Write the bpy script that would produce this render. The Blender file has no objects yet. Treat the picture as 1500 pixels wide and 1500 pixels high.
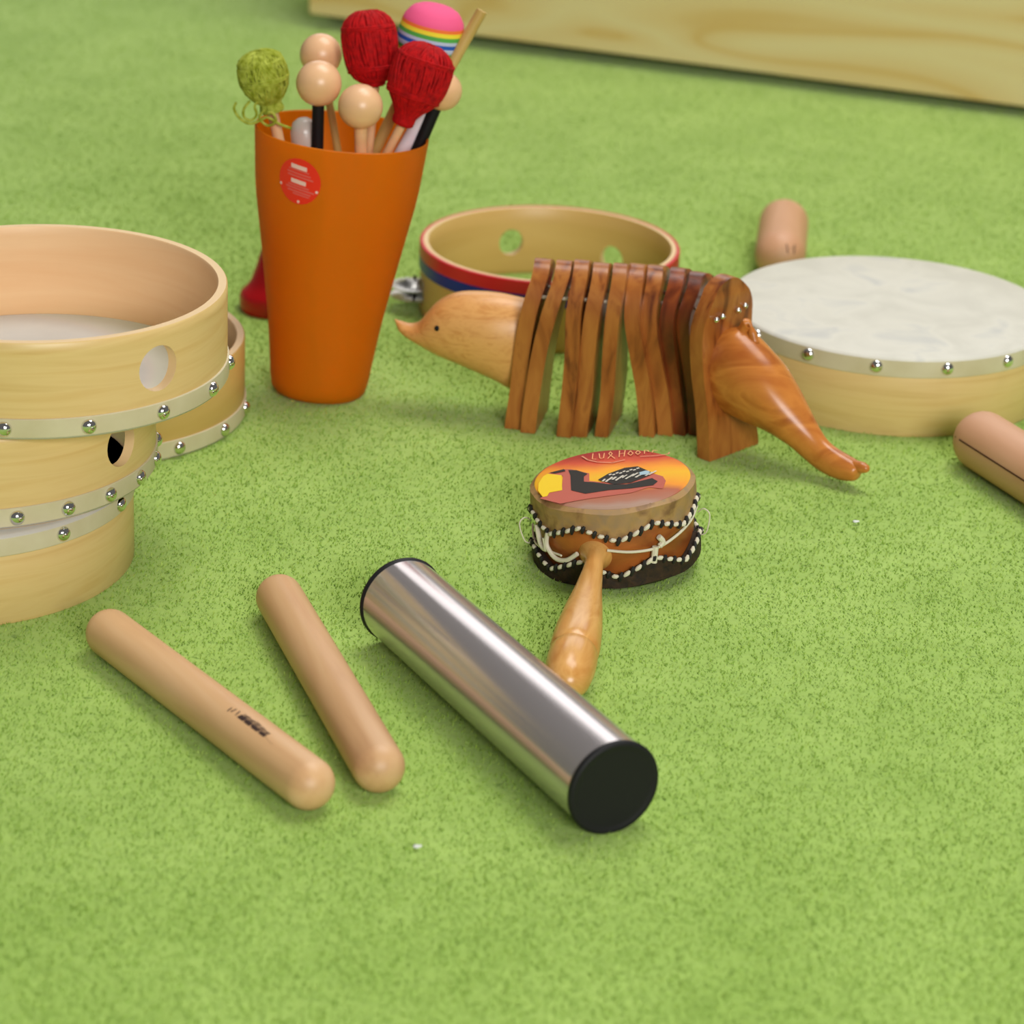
import bpy, bmesh, math, random
from mathutils import Vector, Matrix
random.seed(7)
C = bpy.context.scene.collection
PI = math.pi
def R_(d): return math.radians(d)

# ---------------------------------------------------------------- camera (pixel frame 1500 x 1500)
FP, PITCH, ROLL, H = 4190.0, 0.3959, 0.0427, 0.63
F = Vector((0, math.cos(PITCH), -math.sin(PITCH)))
R0 = Vector((1, 0, 0)); U0 = Vector((0, math.sin(PITCH), math.cos(PITCH)))
RV = R0*math.cos(ROLL) + U0*math.sin(ROLL); UV = U0*math.cos(ROLL) - R0*math.sin(ROLL)
CAM = Vector((0, 0, H))
def ray(px, py): return F + RV*((px-750)/FP) - UV*((py-750)/FP)
def P(px, py, z=0.0):
    d = ray(px, py); return CAM + d*((z-H)/d.z)
def PY(px, py, y):
    d = ray(px, py); return CAM + d*(y/d.y)
def px_of(p):
    v = Vector(p)-CAM; k = FP/v.dot(F); return 750+v.dot(RV)*k, 750-v.dot(UV)*k
def ppm(p): return FP/(Vector(p)-CAM).dot(F)

cd = bpy.data.cameras.new('camera'); cam = bpy.data.objects.new('camera', cd); C.objects.link(cam)
m = Matrix((RV, UV, -F)).transposed().to_4x4(); m.translation = CAM; cam.matrix_world = m
cd.sensor_width = 36; cd.lens = FP/1500*36; cd.clip_start = 0.05; cd.clip_end = 50
cd.dof.use_dof = True; cd.dof.focus_distance = 1.52; cd.dof.aperture_fstop = 10
bpy.context.scene.camera = cam

# ---------------------------------------------------------------- materials
def srgb(r, g, b):
    f = lambda c: (c/12.92 if c <= .04045 else ((c+.055)/1.055)**2.4)
    return (f(r/255), f(g/255), f(b/255), 1)
def mat(name, col, rough=.5, metal=0.0, spec=.5, **kw):
    M = bpy.data.materials.new(name); M.use_nodes = True
    b = M.node_tree.nodes['Principled BSDF']
    b.inputs['Base Color'].default_value = col; b.inputs['Roughness'].default_value = rough
    b.inputs['Metallic'].default_value = metal; b.inputs['Specular IOR Level'].default_value = spec
    for k, v in kw.items(): b.inputs[k.replace('_', ' ')].default_value = v
    return M
def noise_mix(M, stops, scale=(1, 1, 1), nscale=5, detail=4, dist=0.0, bump=0.0, bscale=None, rough=.5):
    nt = M.node_tree; n = nt.nodes; l = nt.links; b = n['Principled BSDF']
    tc = n.new('ShaderNodeTexCoord'); mp = n.new('ShaderNodeMapping'); mp.inputs['Scale'].default_value = scale
    ns = n.new('ShaderNodeTexNoise'); ns.inputs['Scale'].default_value = nscale; ns.inputs['Detail'].default_value = detail
    ns.inputs['Distortion'].default_value = dist; ns.inputs['Roughness'].default_value = rough
    cr = n.new('ShaderNodeValToRGB'); e = cr.color_ramp.elements
    e[0].position, e[0].color = stops[0]; e[1].position, e[1].color = stops[-1]
    for p, c in stops[1:-1]: x = e.new(p); x.color = c
    l.new(tc.outputs['Object'], mp.inputs[0]); l.new(mp.outputs[0], ns.inputs['Vector'])
    l.new(ns.outputs['Fac'], cr.inputs[0]); l.new(cr.outputs[0], b.inputs['Base Color'])
    if bump:
        bp = n.new('ShaderNodeBump'); bp.inputs['Strength'].default_value = bump; bp.inputs['Distance'].default_value = .001
        l.new(ns.outputs['Fac'], bp.inputs['Height']); l.new(bp.outputs[0], b.inputs['Normal'])
    return M
MT = {}
MT['maple'] = noise_mix(mat('maple', (1, 1, 1, 1), .38), [(.3, srgb(216, 180, 116)), (.5, srgb(228, 196, 134)), (.62, srgb(222, 186, 122)), (.8, srgb(206, 166, 102))], (6, 6, 75), 1.3, 5, .8)
MT['maple_in'] = noise_mix(mat('maple_in', (1, 1, 1, 1), .5), [(.3, srgb(232, 188, 138)), (.6, srgb(238, 200, 152)), (.8, srgb(222, 174, 122))], (6, 6, 60), 1.2, 5, .8)
MT['rim_wood'] = mat('rim_wood', srgb(232, 200, 150), .5)
MT['tamb'] = noise_mix(mat('tamb', (1, 1, 1, 1), .42), [(.3, srgb(214, 178, 108)), (.7, srgb(204, 164, 92))], (5, 5, 40), 1.5, 4, .5)
MT['skin'] = noise_mix(mat('skin', (1, 1, 1, 1), .55), [(.35, srgb(206, 204, 190)), (.55, srgb(216, 214, 200)), (.7, srgb(198, 198, 190))], (1, 1, 1), 28, 5, .6)
MT['skin_band'] = noise_mix(mat('skin_band', (1, 1, 1, 1), .5), [(.35, srgb(214, 204, 172)), (.65, srgb(204, 192, 156))], (1, 1, 1), 40, 4)
M = noise_mix(mat('skin_white', (1, 1, 1, 1), .6), [(.35, srgb(236, 234, 226)), (.65, srgb(228, 226, 218))], (1, 1, 1), 30, 4); MT['skin_white'] = M
nt = M.node_tree; tr = nt.nodes.new('ShaderNodeBsdfTranslucent'); tr.inputs['Color'].default_value = srgb(240, 226, 200); mx = nt.nodes.new('ShaderNodeMixShader'); mx.inputs[0].default_value = .3
nt.links.new(nt.nodes['Principled BSDF'].outputs[0], mx.inputs[1]); nt.links.new(tr.outputs[0], mx.inputs[2]); nt.links.new(mx.outputs[0], nt.nodes['Material Output'].inputs['Surface'])
MT['chrome'] = mat('chrome', (.78, .78, .76, 1), .08, 1.0)
MT['tin'] = mat('tin', (.42, .41, .39, 1), .34, 1.0)
MT['beech'] = noise_mix(mat('beech', (1, 1, 1, 1), .45), [(.3, srgb(224, 184, 138)), (.5, srgb(218, 174, 126)), (.75, srgb(202, 154, 108))], (8, 70, 70), 1.0, 6, .4)
MT['clave_b'] = noise_mix(mat('clave_b', (1, 1, 1, 1), .45), [(.3, srgb(218, 178, 132)), (.5, srgb(210, 166, 120)), (.75, srgb(188, 140, 98))], (8, 70, 70), 1.0, 6, .4)
MT['block'] = noise_mix(mat('block', (1, 1, 1, 1), .5), [(.3, srgb(216, 166, 130)), (.7, srgb(202, 150, 112))], (10, 60, 60), 1.0, 6, .4)
MT['ink'] = mat('ink', srgb(52, 26, 20), .6)
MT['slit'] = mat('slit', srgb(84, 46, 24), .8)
MT['bead'] = noise_mix(mat('bead', (1, 1, 1, 1), .32), [(.3, srgb(238, 192, 148)), (.7, srgb(228, 178, 132))], (20, 20, 60), 1, 4)
MT['stick'] = noise_mix(mat('stick', (1, 1, 1, 1), .5), [(.3, srgb(208, 176, 104)), (.7, srgb(188, 152, 80))], (90, 90, 8), 1, 4)
MT['black'] = mat('black', (.004, .004, .005, 1), .6, 0, .25)
MT['capblack'] = mat('capblack', (.012, .012, .013, 1), .55, 0, .25)
MT['whiteplastic'] = mat('whiteplastic', srgb(220, 214, 222), .35)
MT['clear'] = mat('clear', srgb(222, 216, 206), .25, Transmission_Weight=.35)
MT['redyarn'] = noise_mix(mat('redyarn', (1, 1, 1, 1), .8, 0, .25), [(.3, srgb(150, 2, 8)), (.7, srgb(196, 8, 14))], (1, 1, 1), 300, 2)
MT['greenyarn'] = noise_mix(mat('greenyarn', (1, 1, 1, 1), .9, 0, .2), [(.3, srgb(134, 146, 30)), (.7, srgb(182, 192, 84))], (1, 1, 1), 260, 2)
MT['redplastic'] = mat('redplastic', srgb(196, 8, 18), .22)
MT['redpaint'] = mat('redpaint', srgb(204, 26, 40), .35)
MT['bluepaint'] = mat('bluepaint', srgb(10, 30, 140), .35)
MT['plate'] = noise_mix(mat('plate', (1, 1, 1, 1), .3), [(.3, srgb(102, 48, 20)), (.45, srgb(158, 90, 38)), (.62, srgb(178, 112, 50)), (.75, srgb(140, 74, 34))], (60, 60, 14), 1.6, 5, .8)
MT['plate_dark'] = noise_mix(mat('plate_dark', (1, 1, 1, 1), .3), [(.3, srgb(78, 30, 12)), (.5, srgb(128, 58, 24)), (.7, srgb(158, 82, 34))], (60, 60, 14), 1.6, 5, .8)
MT['headwood'] = noise_mix(mat('headwood', (1, 1, 1, 1), .36), [(.3, srgb(200, 134, 68)), (.5, srgb(226, 168, 100)), (.75, srgb(200, 134, 70))], (30, 60, 90), 1.6, 8, .6, .0, None, .65)
MT['tailwood'] = noise_mix(mat('tailwood', (1, 1, 1, 1), .26), [(.3, srgb(160, 82, 28)), (.5, srgb(206, 130, 58)), (.75, srgb(174, 92, 34))], (14, 40, 40), 1.2, 6, .9)
MT['handle'] = noise_mix(mat('handle', (1, 1, 1, 1), .26), [(.3, srgb(196, 132, 62)), (.5, srgb(222, 168, 96)), (.75, srgb(190, 124, 58))], (50, 50, 10), 1.2, 6, 1.2)
MT['bodywood'] = noise_mix(mat('bodywood', (1, 1, 1, 1), .4), [(.3, srgb(120, 60, 20)), (.7, srgb(176, 100, 40))], (20, 20, 60), 1.4, 5, 1)
MT['tanskin'] = noise_mix(mat('tanskin', (1, 1, 1, 1), .6), [(.3, srgb(126, 92, 58)), (.5, srgb(170, 134, 82)), (.7, srgb(150, 124, 90))], (1, 1, 1), 90, 4, .5)
MT['fur'] = noise_mix(mat('fur', (1, 1, 1, 1), .8), [(.3, srgb(22, 13, 8)), (.7, srgb(62, 40, 18))], (1, 1, 1), 200, 4, .5, .6)
MT['cord_w'] = mat('cord_w', srgb(222, 214, 192), .7)
MT['cord_b'] = mat('cord_b', (.012, .01, .01, 1), .6)
MT['lint'] = mat('lint', srgb(225, 228, 222), .9)

# shaker: brushed steel
M = mat('steel', srgb(200, 193, 193), .2, .74); MT['steel'] = M
nt = M.node_tree; tc = nt.nodes.new('ShaderNodeTexCoord'); mp = nt.nodes.new('ShaderNodeMapping'); mp.inputs['Scale'].default_value = (2, 300, 300)
ns = nt.nodes.new('ShaderNodeTexNoise'); ns.inputs['Scale'].default_value = 4; ns.inputs['Detail'].default_value = 3
mr = nt.nodes.new('ShaderNodeMapRange'); mr.inputs[3].default_value = .18; mr.inputs[4].default_value = .21
nt.links.new(tc.outputs['Object'], mp.inputs[0]); nt.links.new(mp.outputs[0], ns.inputs['Vector']); nt.links.new(ns.outputs['Fac'], mr.inputs[0])
nt.links.new(mr.outputs[0], nt.nodes['Principled BSDF'].inputs['Roughness'])

# frosted orange plastic
M = bpy.data.materials.new('orange'); M.use_nodes = True; MT['orange'] = M; nt = M.node_tree
b = nt.nodes['Principled BSDF']; b.inputs['Base Color'].default_value = srgb(252, 158, 24); b.inputs['Roughness'].default_value = .42
tr = nt.nodes.new('ShaderNodeBsdfTranslucent'); tr.inputs['Color'].default_value = srgb(255, 184, 40)
mx = nt.nodes.new('ShaderNodeMixShader'); mx.inputs[0].default_value = .5
rf = nt.nodes.new('ShaderNodeBsdfRefraction'); rf.inputs['Color'].default_value = srgb(252, 168, 60); rf.inputs['Roughness'].default_value = .38; rf.inputs['IOR'].default_value = 1.08
mx2 = nt.nodes.new('ShaderNodeMixShader'); mx2.inputs[0].default_value = .34
nt.links.new(b.outputs[0], mx.inputs[1]); nt.links.new(tr.outputs[0], mx.inputs[2]); nt.links.new(mx.outputs[0], mx2.inputs[1]); nt.links.new(rf.outputs[0], mx2.inputs[2]); nt.links.new(mx2.outputs[0], nt.nodes['Material Output'].inputs['Surface'])
MT['sticker'] = mat('sticker', srgb(238, 48, 28), .4); MT['stickerprint'] = mat('stickerprint', srgb(244, 200, 190), .5)
MT['stickerpink'] = mat('stickerpink', srgb(230, 100, 92), .5)
for nme, c in dict(rb_pink=(240, 90, 140), rb_orange=(244, 120, 50), rb_yellow=(240, 220, 50), rb_green=(80, 170, 70), rb_blue=(30, 90, 190), rb_lilac=(190, 205, 235)).items():
    MT[nme] = mat(nme, srgb(*c), .8)
for nme, c in dict(pt_yellow=(242, 204, 24), pt_pink=(190, 96, 78), pt_dark=(34, 30, 22), pt_pale=(212, 206, 190), pt_brown=(150, 104, 74), pt_text=(244, 176, 120), pt_arc=(226, 148, 112), pt_blue=(170, 196, 206)).items():
    MT[nme] = mat(nme, srgb(*c), .6, 0, .25)
# painted drum head: orange ground turning red away from the pot, as the picture itself is coloured
M = mat('pt_ground', (1, 1, 1, 1), .6, 0, .25); MT['pt_ground'] = M; nt = M.node_tree
tc = nt.nodes.new('ShaderNodeTexCoord'); sp = nt.nodes.new('ShaderNodeSeparateXYZ'); mr = nt.nodes.new('ShaderNodeMapRange')
mr.inputs[1].default_value = -.042; mr.inputs[2].default_value = .044; cr = nt.nodes.new('ShaderNodeValToRGB'); e = cr.color_ramp.elements
e[0].position = .0; e[0].color = srgb(160, 128, 92); e[1].position = 1; e[1].color = srgb(168, 40, 34)
for p, c in ((.12, (172, 140, 122)), (.2, (170, 116, 92)), (.33, (176, 96, 66)), (.42, (238, 150, 36)), (.6, (240, 184, 28)), (.72, (246, 158, 40)), (.86, (214, 84, 50))): x = e.new(p); x.color = srgb(*c)
ns = nt.nodes.new('ShaderNodeTexNoise'); ns.inputs['Scale'].default_value = 45; ad = nt.nodes.new('ShaderNodeMath'); ad.operation = 'MULTIPLY_ADD'; ad.inputs[1].default_value = .016; 
nt.links.new(tc.outputs['Object'], sp.inputs[0]); nt.links.new(tc.outputs['Object'], ns.inputs['Vector'])
nt.links.new(ns.outputs['Fac'], ad.inputs[0]); nt.links.new(sp.outputs['Y'], ad.inputs[2]); nt.links.new(ad.outputs[0], mr.inputs[0]); nt.links.new(mr.outputs[0], cr.inputs[0])
nt.links.new(cr.outputs[0], nt.nodes['Principled BSDF'].inputs['Base Color'])

# plywood board
M = mat('plywood', (1, 1, 1, 1), .5); MT['plywood'] = M; nt = M.node_tree
tc = nt.nodes.new('ShaderNodeTexCoord'); mp = nt.nodes.new('ShaderNodeMapping'); mp.inputs['Scale'].default_value = (1.3, 1, 9)
ns = nt.nodes.new('ShaderNodeTexNoise'); ns.inputs['Scale'].default_value = 1.5; ns.inputs['Detail'].default_value = 2; ns.inputs['Distortion'].default_value = .5
ml = nt.nodes.new('ShaderNodeMath'); ml.operation = 'MULTIPLY'; ml.inputs[1].default_value = 6
fr = nt.nodes.new('ShaderNodeMath'); fr.operation = 'PINGPONG'; fr.inputs[1].default_value = .5
cr = nt.nodes.new('ShaderNodeValToRGB'); e = cr.color_ramp.elements; e[0].position = .0; e[0].color = srgb(216, 180, 112); e[1].position = .5; e[1].color = srgb(228, 208, 156)
x = e.new(.12); x.color = srgb(224, 196, 138)
nt.links.new(tc.outputs['Object'], mp.inputs[0]); nt.links.new(mp.outputs[0], ns.inputs['Vector']); nt.links.new(ns.outputs['Fac'], ml.inputs[0]); nt.links.new(ml.outputs[0], fr.inputs[0])
nt.links.new(fr.outputs[0], cr.inputs[0]); nt.links.new(cr.outputs[0], nt.nodes['Principled BSDF'].inputs['Base Color'])

# carpet
M = mat('carpet', (1, 1, 1, 1), .95, 0, .1); MT['carpet'] = M; nt = M.node_tree; n = nt.nodes; l = nt.links
M.node_tree.nodes['Principled BSDF'].inputs['Sheen Weight'].default_value = .25
tc = n.new('ShaderNodeTexCoord')
def nz(scale, detail, vec=(1, 1, 1), rot=0, dist=0):
    mp = n.new('ShaderNodeMapping'); mp.inputs['Scale'].default_value = vec; mp.inputs['Rotation'].default_value = (0, 0, rot)
    t = n.new('ShaderNodeTexNoise'); t.inputs['Scale'].default_value = scale; t.inputs['Detail'].default_value = detail; t.inputs['Distortion'].default_value = dist
    l.new(tc.outputs['Object'], mp.inputs[0]); l.new(mp.outputs[0], t.inputs['Vector']); return t
big = nz(14, 3); mid = nz(105, 4, (1, 1.3, 1), .4); fine = nz(230, 5, (1, 1.5, 1), .5, .6); fleck = nz(95, 2, (1, 1.9, 1), .45, 0)
def ramp(src, stops):
    cr = n.new('ShaderNodeValToRGB'); e = cr.color_ramp.elements
    e[0].position, e[0].color = stops[0]; e[1].position, e[1].color = stops[-1]
    for p, c in stops[1:-1]: x = e.new(p); x.color = c
    l.new(src.outputs['Fac'], cr.inputs[0]); return cr
c1 = ramp(big, [(.3, srgb(151, 184, 80)), (.7, srgb(167, 198, 96))])
c2 = ramp(mid, [(.3, (.90, .92, .86, 1)), (.6, (1.02, 1.02, 1.0, 1))])
c3 = ramp(fleck, [(.23, (.52, .60, .36, 1)), (.31, (1, 1, 1, 1))])
c4 = ramp(fine, [(.3, (.94, .95, .92, 1)), (.6, (1.02, 1.03, 1.05, 1))])
def mul(a, b):
    x = n.new('ShaderNodeMix'); x.data_type = 'RGBA'; x.blend_type = 'MULTIPLY'; x.inputs[0].default_value = 1
    l.new(a, x.inputs[6]); l.new(b, x.inputs[7]); return x.outputs[2]
col = mul(mul(mul(c1.outputs[0], c2.outputs[0]), c3.outputs[0]), c4.outputs[0])
l.new(col, n['Principled BSDF'].inputs['Base Color'])
bp = n.new('ShaderNodeBump'); bp.inputs['Strength'].default_value = .16; bp.inputs['Distance'].default_value = .0015
ad = n.new('ShaderNodeMath'); ad.operation = 'ADD'; l.new(mid.outputs['Fac'], ad.inputs[0]); l.new(fine.outputs['Fac'], ad.inputs[1])
l.new(ad.outputs[0], bp.inputs['Height']); l.new(bp.outputs[0], n['Principled BSDF'].inputs['Normal'])
MT['fibre'] = noise_mix(mat('fibre', (1, 1, 1, 1), .9, 0, .1), [(.3, srgb(158, 188, 84)), (.7, srgb(174, 202, 104))], (1, 1, 1), 60, 3)

# ---------------------------------------------------------------- mesh helpers
def thing(name, label, cat, loc=(0, 0, 0), group=None, rot=None):
    o = bpy.data.objects.new(name, None); C.objects.link(o); o.location = loc; o.empty_display_size = .01
    if rot is not None: o.rotation_mode = 'QUATERNION'; o.rotation_quaternion = rot
    o['label'] = label; o['category'] = cat
    if group: o['group'] = group
    return o
def obj(name, bm, m, parent=None, smooth=True, angle=40):
    me = bpy.data.meshes.new(name); bmesh.ops.recalc_face_normals(bm, faces=bm.faces[:])
    bm.to_mesh(me); bm.free(); o = bpy.data.objects.new(name, me); C.objects.link(o)
    for k in (m if isinstance(m, (list, tuple)) else [m]): me.materials.append(MT[k] if isinstance(k, str) else k)
    if smooth:
        me.shade_smooth()
        try: me.set_sharp_from_angle(angle=R_(angle))
        except Exception: pass
    if parent: o.parent = parent
    return o
def tag(o, label, cat, group=None):
    o['label'] = label; o['category'] = cat
    if group: o['group'] = group
    return o
def struct(o): o['kind'] = 'structure'; return o
def frame(d):      # quaternion whose local Z is d
    return Vector(d).normalized().to_track_quat('Z', 'Y')
def xframe(d, up=(0, 0, 1)):
    x = Vector(d).normalized(); y = Vector(up).cross(x).normalized(); z = x.cross(y)
    return Matrix((x, y, z)).transposed().to_quaternion()
def lathe(bm, prof, seg=64, M=None, close=True):
    """prof: list of (r, z)"""
    M = M or Matrix(); rings = []
    for r, z in prof:
        if r < 1e-6: rings.append([bm.verts.new(M @ Vector((0, 0, z)))])
        else: rings.append([bm.verts.new(M @ Vector((r*math.cos(2*PI*i/seg), r*math.sin(2*PI*i/seg), z))) for i in range(seg)])
    for a, b in zip(rings, rings[1:]):
        if len(a) == 1 and len(b) == 1: continue
        for i in range(seg):
            j = (i+1) % seg
            if len(a) == 1: bm.faces.new((a[0], b[i], b[j]))
            elif len(b) == 1: bm.faces.new((a[i], a[j], b[0]))
            else: bm.faces.new((a[i], a[j], b[j], b[i]))
    return bm
def arc(cx, cz, r, a0, a1, n=8):
    return [(cx+r*math.cos(R_(a0+(a1-a0)*i/n)), cz+r*math.sin(R_(a0+(a1-a0)*i/n))) for i in range(n+1)]
def tube(bm, pts, rad, seg=8, cap=True):
    pts = [Vector(p) for p in pts]; n = len(pts); rr = rad if isinstance(rad, (list, tuple)) else [rad]*n
    t = [(pts[min(i+1, n-1)]-pts[max(i-1, 0)]).normalized() for i in range(n)]
    up = Vector((0, 0, 1)) if abs(t[0].z) < .9 else Vector((1, 0, 0))
    u = t[0].cross(up).normalized(); rings = []
    for i in range(n):
        u = (u - t[i]*u.dot(t[i])).normalized(); v = t[i].cross(u)
        rings.append([bm.verts.new(pts[i]+(u*math.cos(2*PI*k/seg)+v*math.sin(2*PI*k/seg))*rr[i]) for k in range(seg)])
    for a, b in zip(rings, rings[1:]):
        for k in range(seg): bm.faces.new((a[k], a[(k+1) % seg], b[(k+1) % seg], b[k]))
    if cap: bm.faces.new(rings[0][::-1]); bm.faces.new(rings[-1])
    return bm
def spline(pts, n=8):
    pts = [Vector(p) for p in pts]; out = []
    for i in range(len(pts)-1):
        p0 = pts[max(i-1, 0)]; p1 = pts[i]; p2 = pts[i+1]; p3 = pts[min(i+2, len(pts)-1)]
        for k in range(n):
            t = k/n; out.append(.5*((2*p1)+(p2-p0)*t+(2*p0-5*p1+4*p2-p3)*t*t+(3*p1-p0-3*p2+p3)*t**3))
    return out+[pts[-1]]
def ball(bm, c, r, sx=1, sy=1, sz=1, u=24, v=16, M=None):
    T = (M or Matrix()) @ Matrix.Translation(c) @ Matrix.Diagonal((sx, sy, sz, 1))
    bmesh.ops.create_uvsphere(bm, u_segments=u, v_segments=v, radius=r, matrix=T); return bm
def capsule_bm(L, r, seg=48):   # along X, round ends, from -L/2 to L/2
    bm = bmesh.new(); M = Matrix.Rotation(PI/2, 4, 'Y')
    prof = [(0, -L/2)]+[(r*math.sin(R_(a)), -L/2+r*.96-r*.96*math.cos(R_(a))) for a in range(10, 91, 10)]
    k = 12
    prof += [(r, -L/2+r+(L-2*r)*i/k) for i in range(1, k)]
    prof += [(r*math.sin(R_(a)), L/2-r*.96+r*.96*math.cos(R_(a))) for a in range(90, 9, -10)]+[(0, L/2)]
    return lathe(bm, prof, seg, M)

# wall of a drum shell with round holes and rectangular slots
def shell_bm(R, t, h, holes=(), slots=(), N=120, bev=.0007):
    s_f = 1.28; angs = set(); zs = {0.0, h, bev*1.2, h-bev*1.2}
    base = [2*PI*i/N for i in range(N)]; blocked = []
    for a, z, r in holes:
        s = r*s_f; blocked.append((a-s/R, a+s/R))
        for k in range(9): angs.add(round((a-s/R+2*s/R*k/8) % (2*PI), 6)); zs.add(round(z-s+2*s*k/8, 6))
    for a0, a1, z0, z1 in slots:
        blocked.append((a0, a1)); angs |= {round(a0 % (2*PI), 6), round(a1 % (2*PI), 6), round(((a0+a1)/2) % (2*PI), 6)}; zs |= {z0, z1}
    for a in base:
        if not any(((a-b0+.012) % (2*PI)) < (b1-b0+.024) for b0, b1 in blocked): angs.add(round(a, 6))
    angs = sorted(angs); zs = sorted(zs); nA = len(angs)
    bm = bmesh.new(); V = {}
    pts = []
    def pt(a, z): pts.append((a, z)); return len(pts)-1
    grid = {}
    def g(i, j):
        i %= nA
        if (i, j) not in grid: grid[(i, j)] = pt(angs[i], zs[j])
        return grid[(i, j)]
    faces = []
    def inside(a, z):
        for ha, hz, hr in holes:
            s = hr*s_f; d = (a-ha+PI) % (2*PI)-PI
            if abs(d) < s/R-1e-5 and abs(z-hz) < s-1e-5: return True
        for a0, a1, z0, z1 in slots:
            d = (a-a0) % (2*PI)
            if 0 < d < (a1-a0) and z0 < z < z1: return True
        return False
    for i in range(nA):
        a0 = angs[i]; a1 = angs[(i+1) % nA]+(2*PI if i == nA-1 else 0)
        for j in range(len(zs)-1):
            if inside((a0+a1)/2, (zs[j]+zs[j+1])/2): continue
            faces.append((g(i, j), g(i+1, j), g(i+1, j+1), g(i, j+1)))
    for ha, hz, hr in holes:
        s = hr*s_f; a_lo = (ha-s/R) % (2*PI)
        ii = min(range(nA), key=lambda q: abs((angs[q]-a_lo+PI) % (2*PI)-PI))
        jl = min(range(len(zs)), key=lambda q: abs(zs[q]-(hz-s))); jh = min(range(len(zs)), key=lambda q: abs(zs[q]-(hz+s)))
        per = [(ii+k, jl) for k in range(8)]+[(ii+8, j) for j in range(jl, jh)]+[(ii+8-k, jh) for k in range(8)]+[(ii, j) for j in range(jh, jl, -1)]
        outer = [g(*q) for q in per]; inner = []
        for q in outer:
            a, z = pts[q]; da = ((a-ha+PI) % (2*PI)-PI)*R; dz = z-hz; L = math.hypot(da, dz)
            inner.append(pt(ha+da/L*hr/R, hz+dz/L*hr))
        n_ = len(outer)
        for k in range(n_): faces.append((outer[k], inner[k], inner[(k+1) % n_], outer[(k+1) % n_]))
    def rr(z, out):
        e = bev if (z < 1e-6 or z > h-1e-6) else 0
        return (R-e) if out else (R-t+e)
    vo = [bm.verts.new((rr(z, 1)*math.cos(a), rr(z, 1)*math.sin(a), z)) for a, z in pts]
    vi = [bm.verts.new((rr(z, 0)*math.cos(a), rr(z, 0)*math.sin(a), z)) for a, z in pts]
    cnt = {}
    for f in faces:
        for k in range(4):
            e = (f[k], f[(k+1) % 4]); key = tuple(sorted(e)); cnt.setdefault(key, []).append(e)
    for f in faces:
        if len(set(f)) < 4: continue
        a = bm.faces.new([vo[q] for q in f]); a.material_index = 0
        b_ = bm.faces.new([vi[q] for q in f[::-1]]); b_.material_index = 1
    for key, es in cnt.items():
        if len(es) == 1:
            a, b_ = es[0]; fc = bm.faces.new((vo[b_], vo[a], vi[a], vi[b_])); fc.material_index = 2
    return bm

tack_me = None
def tacks(parent, R, z, angs, r=.0041):
    global tack_me
    for a in angs:
        if tack_me is None:
            bm = bmesh.new(); lathe(bm, [(0, r*.78)]+[(r*math.sin(R_(q)), r*.78*math.cos(R_(q))) for q in range(12, 91, 13)]+[(r, 0), (0, -.0004)], 20)
            o = obj('tack', bm, 'chrome'); tack_me = o.data
        else:
            o = bpy.data.objects.new('tack', tack_me); C.objects.link(o)
        d = Vector((math.cos(a), math.sin(a), 0)); o.parent = parent
        o.location = d*(R+.0009)+Vector((0, 0, z)); o.rotation_mode = 'QUATERNION'; o.rotation_quaternion = frame(d)
def drum(label, loc, R, h, skin_top, tack_a, holes=(), group='hand drums', rot=None, hb=.0115, mats=('maple', 'maple_in', 'rim_wood')):
    t = thing('hand_drum', label, 'drum', loc, group, rot)
    obj('shell', shell_bm(R, .0055, h-.0006, holes), list(mats), t)
    bm = bmesh.new(); e = .0009; s = (lambda z: h-z) if skin_top else (lambda z: z)
    lathe(bm, [(0, s(0)), (R*.5, s(0)), (R-.0015, s(0)), (R-.0002, s(.0004)), (R+e, s(.0018))], 120)
    obj('drum_skin', bm, 'skin' if loc[0] > 0 else 'skin_white', t)
    bm = bmesh.new()
    lathe(bm, [(R+e-.0001, s(.0016)), (R+e, s(.002)), (R+e, s(hb-.0004)), (R+e*.6, s(hb)), (R-.0001, s(hb))], 120)
    obj('skin_band', bm, 'skin_band', t)
    tacks(t, R, s(.0062), [R_(a) for a in tack_a])
    return t

# ---------------------------------------------------------------- setting
bm = bmesh.new(); vs = [bm.verts.new(v) for v in ((-4, -2.5, 0), (4, -2.5, 0), (4, 6, 0), (-4, 6, 0))]; bm.faces.new(vs)
fl = struct(obj('floor', bm, 'carpet', smooth=False))

# carpet pile: short bent fibres standing in the carpet, what the camera's part of the floor shows
import numpy as np
rng = np.random.default_rng(3)
NF = 230000
yy = .92+(3.1-.92)*rng.random(NF*3)**1.0; hw = (yy*.185+.05); xx = (rng.random(NF*3)*2-1)*hw
keep = rng.random(NF*3) < np.clip((1.55/yy)**2.2, .05, 1)*.95
xx, yy = xx[keep][:NF], yy[keep][:NF]; NF = len(xx)
Lf = (.0018+.0018*rng.random(NF)); an = rng.normal(-.6, .9, NF); lean = .35+.65*rng.random(NF)
wd = (.00032+.00022*rng.random(NF))*np.clip(yy/1.4, .9, 1.5); dx, dy = np.cos(an), np.sin(an)
v = np.empty((NF, 3, 3), np.float32)
v[:, 0] = np.stack([xx-dy*wd, yy+dx*wd, np.full(NF, -.0002)], 1); v[:, 1] = np.stack([xx+dy*wd, yy-dx*wd, np.full(NF, -.0002)], 1)
hz = Lf*np.sqrt(1-np.minimum(lean*.85, .95)**2)
v[:, 2] = np.stack([xx+dx*Lf*lean*.85, yy+dy*Lf*lean*.85, hz*.75], 1)
me = bpy.data.meshes.new('carpet_pile'); me.vertices.add(NF*3); me.vertices.foreach_set('co', v.reshape(-1))
me.loops.add(NF*3); me.loops.foreach_set('vertex_index', np.arange(NF*3, dtype=np.int32)); me.polygons.add(NF)
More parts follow.
